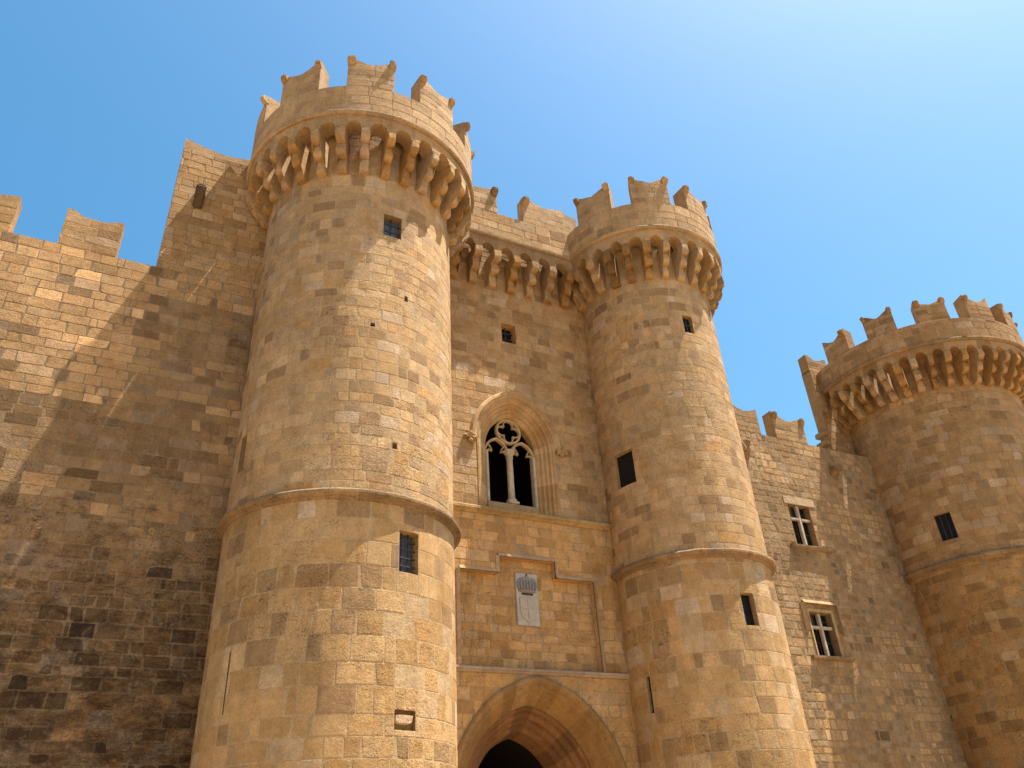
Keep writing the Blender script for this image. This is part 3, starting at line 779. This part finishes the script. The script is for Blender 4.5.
# sloping sill block raised to the opening foot
bm_obj('sill', boxbm(WX-OW-.0, WX+OW+.0, YW+.42, YW+.74, WB-.01, 11.66, .02), None, bwn, (.44, .32, .18), .4)
mb = MB()
pf = [(WW+.25, YW+.01), (WW+.25, YW-.05), (WW+.20, YW-.12), (WW+.12, YW-.13), (WW+.07, YW-.07), (WW+.04, YW-.045), (WW+.0, YW-.04), (WW+.0, YW+.01)]
arch_sweep(mb, WX, pf, WE, WZ, WB, [((.50, .36, .20), 3), ((.44, .31, .165), 2)], 9, vous=4, jamb=False)
mb.build('hood_mould', parent=bwn)
for sx in (-1, 1):      # foliate stops at the feet of the hood
    bm = bmesh.new(); 
    for i, (dx, dz, rr) in enumerate(((0, 0, .13), (.14, .03, .12), (.26, .0, .09), (.10, -.12, .09), (.20, .13, .07))):
        bmesh.ops.create_icosphere(bm, subdivisions=2, radius=rr, matrix=Matrix.Translation((WX+sx*(WW+.14+dx), YW-.07, WZ+.0+dz)) @ Matrix.Diagonal((1, .75, 1, 1)))
    wear(bm, .05, 9, sx)
    bm_obj('hood_stop', bm, parent=bwn, col=(.42, .29, .14), ero=.9)
# interior room
bm = boxbm(WX-2.2, WX+2.2, YW+.76, YW+4.5, 11.0, 15.9)
for f in [f for f in bm.faces if f.normal.y < -.9]: bm.faces.remove(f)
o = bm_obj('dark_room', bm, DARK, bwn)
# tracery: bars of square section along arcs, set in the plane y = YW+.55
TY = YW+.56
def arc_bar(pts, wd, dp, name, mat, parent, y=TY, taper=None):
    bm = bmesh.new(); secs = []
    n = len(pts)
    for i, (x, z) in enumerate(pts):
        p = Vector(pts[max(i-1, 0)]); q = Vector(pts[min(i+1, n-1)])
        if pts[0] == pts[-1] and i in (0, n-1): p, q = Vector(pts[-2]), Vector(pts[1])
        d = (q-p).normalized(); nx, nz = -d.y, d.x; h = wd/2*(taper(i/(n-1)) if taper else 1)
        secs.append([bm.verts.new((x+nx*h*a, y+b*dp/2, z+nz*h*a)) for a, b in ((-1, -.3), (-.45, -1), (.45, -1), (1, -.3), (1, 1), (-1, 1))])
    for a, b in zip(secs[:-1], secs[1:]):
        for j in range(6): bm.faces.new((a[j], b[j], b[(j+1) % 6], a[(j+1) % 6]))
    bm.faces.new(secs[0]); bm.faces.new(secs[-1][::-1])
    return bm_obj(name, bm, mat, parent)
TR = plain_material('tracery_stone', (.40, .285, .155), .9, .1, .2, 7, bump=.01)
cz = 14.36; cr = .44
arc_bar([(WX+cr*math.cos(a*math.pi/20), cz+cr*math.sin(a*math.pi/20)) for a in range(41)], .09, .14, 'tracery_ring', TR, bwn)
for k in range(4):       # cusps of the quatrefoil
    a0 = R_(45+90*k)
    for sgn in (-1, 1):
        pts = [(WX+math.cos(a0+sgn*t*.62)*(cr*(.50+.46*t**.7)), cz+math.sin(a0+sgn*t*.62)*(cr*(.50+.46*t**.7))) for t in [i/6 for i in range(7)]]
        arc_bar(pts, .05, .10, 'cusp', TR, bwn)
for sx in (-1, 1):       # two cusped lancet heads
    hx = WX+sx*.485; w_ = .44; e_ = .18
    lz = 13.42
    pts = [(hx+x, lz+z) for x, z in parch(w_, e_, 8)]
    arc_bar(pts, .085, .14, 'lancet_head', TR, bwn)
    for s2 in (-1, 1):
        for (a, b, c_, d_) in (((s2*.40), .05, s2*.16, .10), ((s2*.33), .34, s2*.16, .10)):
            pts = [(hx+a+(c_-a)*t, lz+b+(d_-b)*t+.07*math.sin(math.pi*t)) for t in [i/5 for i in range(6)]]
            arc_bar(pts, .045, .10, 'cusp', TR, bwn, taper=lambda t: 1.2-.5*t)
# slender column with capital and base
def lathe(prof, x, y, seg=20):
    bm = bmesh.new(); rings = [[bm.verts.new((x+r*math.cos(2*math.pi*i/seg), y+r*math.sin(2*math.pi*i/seg), z)) for i in range(seg)] for r, z in prof]
    for a, b in zip(rings[:-1], rings[1:]):
        for i in range(seg): bm.faces.new((a[i], a[(i+1) % seg], b[(i+1) % seg], b[i]))
    bm.faces.new(rings[0][::-1]); bm.faces.new(rings[-1]); return bm
bm_obj('column', lathe([(.16, 11.62), (.16, 11.72), (.19, 11.76), (.18, 11.82), (.13, 11.87), (.115, 11.93), (.105, 13.32), (.125, 13.34), (.125, 13.38), (.11, 13.40)], WX, TY), PALE, bwn, smooth=True)
bm_obj('capital', lathe([(.11, 13.40), (.13, 13.44), (.18, 13.52), (.20, 13.56), (.20, 13.63), (.15, 13.64)], WX, TY, 8), PALE, bwn)
bm_obj('column_base', boxbm(WX-.19, WX+.19, TY-.19, TY+.17, 11.66, 11.75, .015), PALE, bwn)
for sx in (-1, 1):
    bm_obj('jamb_shaft', boxbm(WX+sx*(OW-.05)-.05, WX+sx*(OW-.05)+.05, TY-.12, TY+.12, 11.66, 13.50, .02), PALE, bwn)

# coat of arms
ca = MB(); 
arms = bm_obj('coat_of_arms', boxbm(CR[0], CR[1], yp-.05, yp+.05, CR[2], CR[3], .012), MARBLE, gw)
cxm = (CR[0]+CR[1])/2
bm = bmesh.new()
for k in range(-3, 4):      # ribbed crown
    pts = []
    for i in range(9):
        t = i/8; z = 8.74+.36*math.sin(t*math.pi/2); x = cxm+k*.088*(1+.25*math.sin(t*math.pi))*(1-.75*t**3)
        pts.append((x, z))
    for (x, z) in pts:
        bmesh.ops.create_icosphere(bm, subdivisions=1, radius=.052, matrix=Matrix.Translation((x, yp-.07, z)) @ Matrix.Diagonal((.8, 1, 1, 1)))
bmesh.ops.create_icosphere(bm, subdivisions=2, radius=.05, matrix=Matrix.Translation((cxm, yp-.09, 9.15)))
bm_obj('crown', bm, RELIEF, arms, smooth=True)
bm_obj('crown_band', boxbm(cxm-.25, cxm+.25, yp-.12, yp-.04, 8.69, 8.76, .02), REDSTONE, arms)
bm_obj('crown_cross', boxbm(cxm-.012, cxm+.012, yp-.09, yp-.05, 9.17, 9.26), IRON, arms)
bm_obj('crown_dark_line', boxbm(cxm-.19, cxm+.19, yp-.085, yp-.04, 8.61, 8.665, .01), IRON, arms)  # near-black strip below the red band
bm = bmesh.new(); sh = [(-.27, 8.52), (.27, 8.52), (.27, 8.1), (.2, 7.92), (0, 7.78), (-.2, 7.92), (-.27, 8.1)]
vf = [bm.verts.new((cxm+x, yp-.085, z)) for x, z in sh]; vb = [bm.verts.new((cxm+x*1.05, yp-.04, z)) for x, z in sh]
bm.faces.new(vf)
for i in range(7): bm.faces.new((vf[i], vf[(i+1) % 7], vb[(i+1) % 7], vb[i]))
shd = bm_obj('shield', bm, plain_material('worn_shield_marble', (.35, .305, .245), .85, .2, .2, 9, bump=.01), arms)
bm_obj('shield_cross', boxbm(cxm-.018, cxm+.018, yp-.10, yp-.08, 7.84, 8.5, .004), MARBLE, shd)
bm_obj('shield_cross', boxbm(cxm-.24, cxm+.24, yp-.097, yp-.08, 8.2, 8.235, .004), MARBLE, shd)

# gate wall machicolation
GO = .85; zc = 23.06
for i in range(9):
    x = 8.12+i*.785
    corbel(loc_flat(x, YW), .30, GO-.04, 19.98, 21.22, gw, P_ORNG if i % 3 == 1 else P_TOP, 700+i)
arcade(lambda c: loc_flat(c, YW-GO+.06), [8.12+.785*(i+.5) for i in range(-1, 9)], .785, -.34, 0, 21.22, 21.75, .785/2-.155, gw, [((.34, .24, .14), 2), ((.38, .27, .16), 2)], 71)
bm_obj('parapet_moulding', sweep_x([(YW-GO+.40, 21.75), (YW-GO, 21.75), (YW-GO-.05, 21.80), (YW-GO-.05, 21.86), (YW-GO+.01, 21.90), (YW-GO+.40, 21.90)], 7.4, 15.1, .4), parent=gw, col=(.36, .27, .17), ero=.5)
par = bm_obj('parapet', boxbm(7.4, 15.1, YW-GO+.012, YW-GO+.43, 21.9, zc), parent=gw, col=(.50, .37, .22), ero=.5)
mb = MB(); masonry(mb, Flat(YW-GO), 7.4, 15.1, 21.9, zc, .38, .85, P_TOP, seed=72, gap=.005, lift=.006, ero=(.2, .5), rec=.011, palf=lambda u, v, r: P_SUN); mb.build('parapet_facing', parent=par)
for i, (xa, xb) in enumerate(((8.75, 10.52), (11.65, 13.55), (14.6, 16.0))):
    merlon(loc_flat((xa+xb)/2, YW-GO), None, 0, xb-xa, zc, 1.28, .2, .42, gw, P_SUN, 730+i, knob_sz=.16, right=(i != 1))

# ------------------------------------------------------------------ left curtain wall
YL = 20.78
lw = thing('curtain_wall', 'tall weathered curtain wall at far left with dark grimy lower courses', 'wall', 'curtain walls beside the gate towers', (-4, YL, 0))
mb = MB(); ML = (.36, .25, .14)
X0, X1 = -16.0, 4.0; zt = 17.56; xr0 = -.625
wall_face(mb, YL+.005, rect(X0, X1, 0, zt), [], (.27, .195, .12))
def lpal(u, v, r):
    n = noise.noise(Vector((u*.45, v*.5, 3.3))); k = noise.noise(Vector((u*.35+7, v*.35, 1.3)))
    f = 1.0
    if v < 16.5: f = .70+.45*k  # real staining, with the tower's cast shade partly put into the colour
    if v > 12.5 and u < -.8: f = 1.12+.25*k  # sunlit upper left painted lighter in the block colour
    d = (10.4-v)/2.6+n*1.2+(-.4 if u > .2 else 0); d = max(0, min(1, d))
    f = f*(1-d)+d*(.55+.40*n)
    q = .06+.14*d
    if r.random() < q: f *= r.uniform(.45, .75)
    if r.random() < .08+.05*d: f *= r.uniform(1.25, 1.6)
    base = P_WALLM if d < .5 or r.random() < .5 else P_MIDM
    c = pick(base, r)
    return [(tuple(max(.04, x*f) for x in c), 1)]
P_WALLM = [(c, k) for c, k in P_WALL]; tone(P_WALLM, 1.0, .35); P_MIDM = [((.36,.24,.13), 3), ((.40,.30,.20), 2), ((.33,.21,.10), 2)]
fw = Flat(YL)
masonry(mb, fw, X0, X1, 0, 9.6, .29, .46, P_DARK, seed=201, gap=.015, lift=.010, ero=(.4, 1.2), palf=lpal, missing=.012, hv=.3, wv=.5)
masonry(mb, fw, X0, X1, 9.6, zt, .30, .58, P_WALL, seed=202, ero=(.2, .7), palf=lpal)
wall_body(mb, X0, X1, YL+.005, 24.0, zt, ML)
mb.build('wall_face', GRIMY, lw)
# raised section
mb = MB(); zr = 22.74
masonry(mb, fw, xr0, X1, zt, zr, .30, .60, P_WALL, seed=203, ero=(.2, .7), palf=lambda u, v, r: P_SUN if r.random() < .3 else P_WALL)
mb.flat([(xr0, YL+.011, zt), (X1, YL+.011, zt), (X1, YL+.011, zr), (xr0, YL+.011, zr)], ML, .5)
wall_body(mb, xr0, X1, YL+.005, 22.6, zr, ML, zt)
rs = mb.build('raised_section', parent=lw)
merlon(loc_flat(xr0+1.35, YL), None, 0, 2.7, zr, .40, .22, .55, lw, P_WALL, 771, knob=False)
for i, (xa, xb, a_, b_) in enumerate(((-12.4, -10.6, 0, 0), (-9.3, -7.5, 0, .05), (-6.3, -4.46, 0, .02), (-3.25, -1.72, .02, -.04))):
    merlon(loc_flat((xa+xb)/2, YL), None, 0, xb-xa, zt, 1.38, .22, .5, lw, P_WALL, 740+i, knob=False, hl=a_, hr=b_)
# projecting spout stone with the long raking shadow
bm = bmesh.new(); 
Lf = loc_flat(.15, YL)
prof = [(-.1, 20.2), (.05, 20.2), (.42, 20.62), (.48, 20.85), (.40, 20.98), (-.1, 20.95)]
ra = [bm.verts.new(Lf(-.15, d, z)) for d, z in prof]; rb = [bm.verts.new(Lf(.15, d, z)) for d, z in prof]
for j in range(6): bm.faces.new((ra[j], rb[j], rb[(j+1) % 6], ra[(j+1) % 6]))
bm.faces.new(ra); bm.faces.new(rb[::-1]); bmesh.ops.bevel(bm, geom=list(bm.edges), offset=.05, segments=3, affect='EDGES'); wear(bm, .04, 5, 2)
bm_obj('spout_stone', bm, parent=lw, col=(.13, .09, .055), ero=1)
mb = MB()
# ------------------------------------------------------------------ right curtain wall
rw = thing('curtain_wall', 'rough stone curtain wall with two cross windows, left of the far round tower', 'wall', 'curtain walls beside the gate towers', (24, YW, 0))
X0, X1, zt = 18.0, 30.0, 16.15
W1 = (23.02, 24.12, 11.50, 13.18); W2 = (22.70, 23.78, 7.40, 8.93)
fw = Flat(YW); mb = MB(); wall_face(mb, YW+.005, rect(X0, X1, 0, zt), [rect(*W1), rect(*W2)], (.33, .24, .14))
def rpal(u, v, r):
    if v < 3.4 and r.random() < .6: return P_DARK
    f = 1+.55*noise.noise(Vector((u*.5, v*.5, 9.1)))
    if r.random() < .1: f *= .7
    c = pick(P_LOW if (v < 7.5 and r.random() < .3) else P_RUB, r)
    return [(tuple(x*f for x in c), 1)]
hs_ = [W1, W2]
masonry(mb, fw, X0, X1, 0, 11, .27, .38, P_RUB, hs_, seed=301, gap=.014, lift=.008, ero=(.5, 1), palf=rpal, hv=.3, wv=.55, bev=.025, rec=.010)
masonry(mb, fw, X0, X1, 11, zt, .27, .38, P_RUB, hs_, seed=302, gap=.014, lift=.008, ero=(.5, 1), palf=rpal, hv=.3, wv=.55, bev=.025, rec=.010)
wall_body(mb, X0, X1, YW+.005, 23.0, zt, (.36, .27, .16))
mb.build('wall_face', parent=rw)
for i, (xa, xb) in enumerate(((19.3, 20.3), (21.15, 22.55), (23.38, 25.12))):
    merlon(loc_flat((xa+xb)/2, YW), None, 0, xb-xa, zt, 1.22, .30, .5, rw, P_RUB, 760+i, knob=(i == 2), knob_sz=.13, hl=.06, hr=0)
for (x, z, sx, sz, sy, nm) in ((21.25, 15.15, .5, .75, .28, 'broken_corbel'), (26.1, 15.0, .34, .36, .42, 'broken_corbel')):
    bm = boxbm(x-sx/2, x+sx/2, YW-sy, YW+.05, z-sz/2, z+sz/2); bmesh.ops.subdivide_edges(bm, edges=list(bm.edges), cuts=3, use_grid_fill=True)
    for v in bm.verts:
        if v.co.z < z: v.co.y = YW+.05+(v.co.y-YW-.05)*max(.15, 1-(z-v.co.z)/sz*1.6)
    wear(bm, .10, 4, x); bm_obj(nm, bm, parent=rw, col=(.30, .21, .12), ero=1)
def cross_window(root, h, y, tz, label, hood):
    u0, u1, v0, v1 = h
    o = niche_flat(root, h, y, .42, P_RUB, 'cross_window', label); um = (u0+u1)/2
    bm_obj('mullion', boxbm(um-.065, um+.065, y+.06, y+.20, v0, v1, .02), PALE, o)
    for a, b in ((u0, um-.066), (um+.066, u1)): bm_obj('transom', boxbm(a, b, y+.07, y+.19, tz-.055, tz+.055, .018), PALE, o)
    for i, (a, b, c, d) in enumerate(((u0, um-.06, v0, tz), (um+.06, u1, v0, tz), (u0, um-.06, tz, v1), (um+.06, u1, tz, v1))):
        bm_obj('pane_or_dark_fill', boxbm(a, b, y+.28, y+.30, c, d), GLASS2 if i == 2 else GLASS_DARK_FILL, o)
        k = bm_obj('casement', boxbm(a+.03, a+.065, y+.235, y+.27, c+.02, d-.02, .006), WOOD, o)
        bm_obj('casement', boxbm(b-.065, b-.03, y+.235, y+.27, c+.02, d-.02, .006), WOOD, o)
        bm_obj('casement', boxbm(a+.066, b-.066, y+.235, y+.27, (c+d)/2-.015, (c+d)/2+.015, .004), WOOD, o)
    bm_obj('sill', sweep_x([(y+.05, v0-.16), (y-.06, v0-.16), (y-.16, v0-.10), (y-.17, v0-.03), (y+.05, v0+.0)], u0-.42, u1+(.62 if not hood else .5), .25, .02), parent=o, col=(.30, .22, .14), ero=.8)
    if hood:
        hm = [(u1+.28, 8.2), (u1+.28, v1+.30), (u0-.24, v1+.30), (u0-.24, 8.25)]
        bm_obj('hood_mould', tube_path(hm, y, .13, .15), parent=o, col=(.40, .30, .17), ero=.6)
        hm = [(u1+.10, v0+.0), (u1+.10, v1+.12), (u0-.10, v1+.12), (u0-.10, v0+.0)]
        bm_obj('surround', tube_path(hm, y, -.09, .04), parent=o, col=(.46, .34, .18), ero=.5)
    else:
        bm_obj('lintel', boxbm(u0-.18, u1+.35, y-.022, y+.02, v1+.005, v1+.33, .015), None, o, (.52, .41, .28), .7)
cross_window(rw, W1, YW, 12.62, 'upper cross window with a pale lintel', False)
cross_window(rw, W2, YW, 8.42, 'lower cross window with a square hood moulding', True)

# ------------------------------------------------------------------ square turret behind the far tower
tb = thing('wall_pier', 'narrow upright stone wall end rising behind the left side of the far round tower', 'wall', None, (29, 21, 0))
mb = MB(); Y2 = 21.3; xa, xb, zt3 = 27.46, 30.4, 20.85
fr_ = Flat(Y2)
masonry(mb, fr_, xa, 30.4, 15.9, zt3, .34, .55, P_ORNG, seed=401, ero=(.3, .8), palf=lambda u, v, r: P_ORNG if r.random() < .4 else P_FAR)
mb.flat([(xa, Y2+.012, 15.9), (xb, Y2+.012, 15.9), (xb, Y2+.012, zt3), (xa, Y2+.012, zt3)], (.36, .25, .13), .5)
wall_body(mb, xa, xb, Y2+.012, Y2+.50, zt3, (.36, .25, .13), 15.9)
mb.build('wall_face', parent=tb)
merlon(loc_flat(xa+.65, Y2), None, 0, 1.3, zt3, .95, .3, .48, tb, P_FAR, 780, knob=False)
for z in (16.3, 16.9, 17.4):
    bm_obj('toothing_stone', boxbm(xa-.22-.05*math.sin(z*9), xa+.05, Y2+.02, Y2+.6, z, z+.24, .03), parent=tb, col=(.38, .27, .15), ero=.8)
for t in (t1, t2, t3, gw, lw, rw, tb):
    if '_o' in t: del t['_o']
    t['kind'] = 'thing'
    rebase(t)
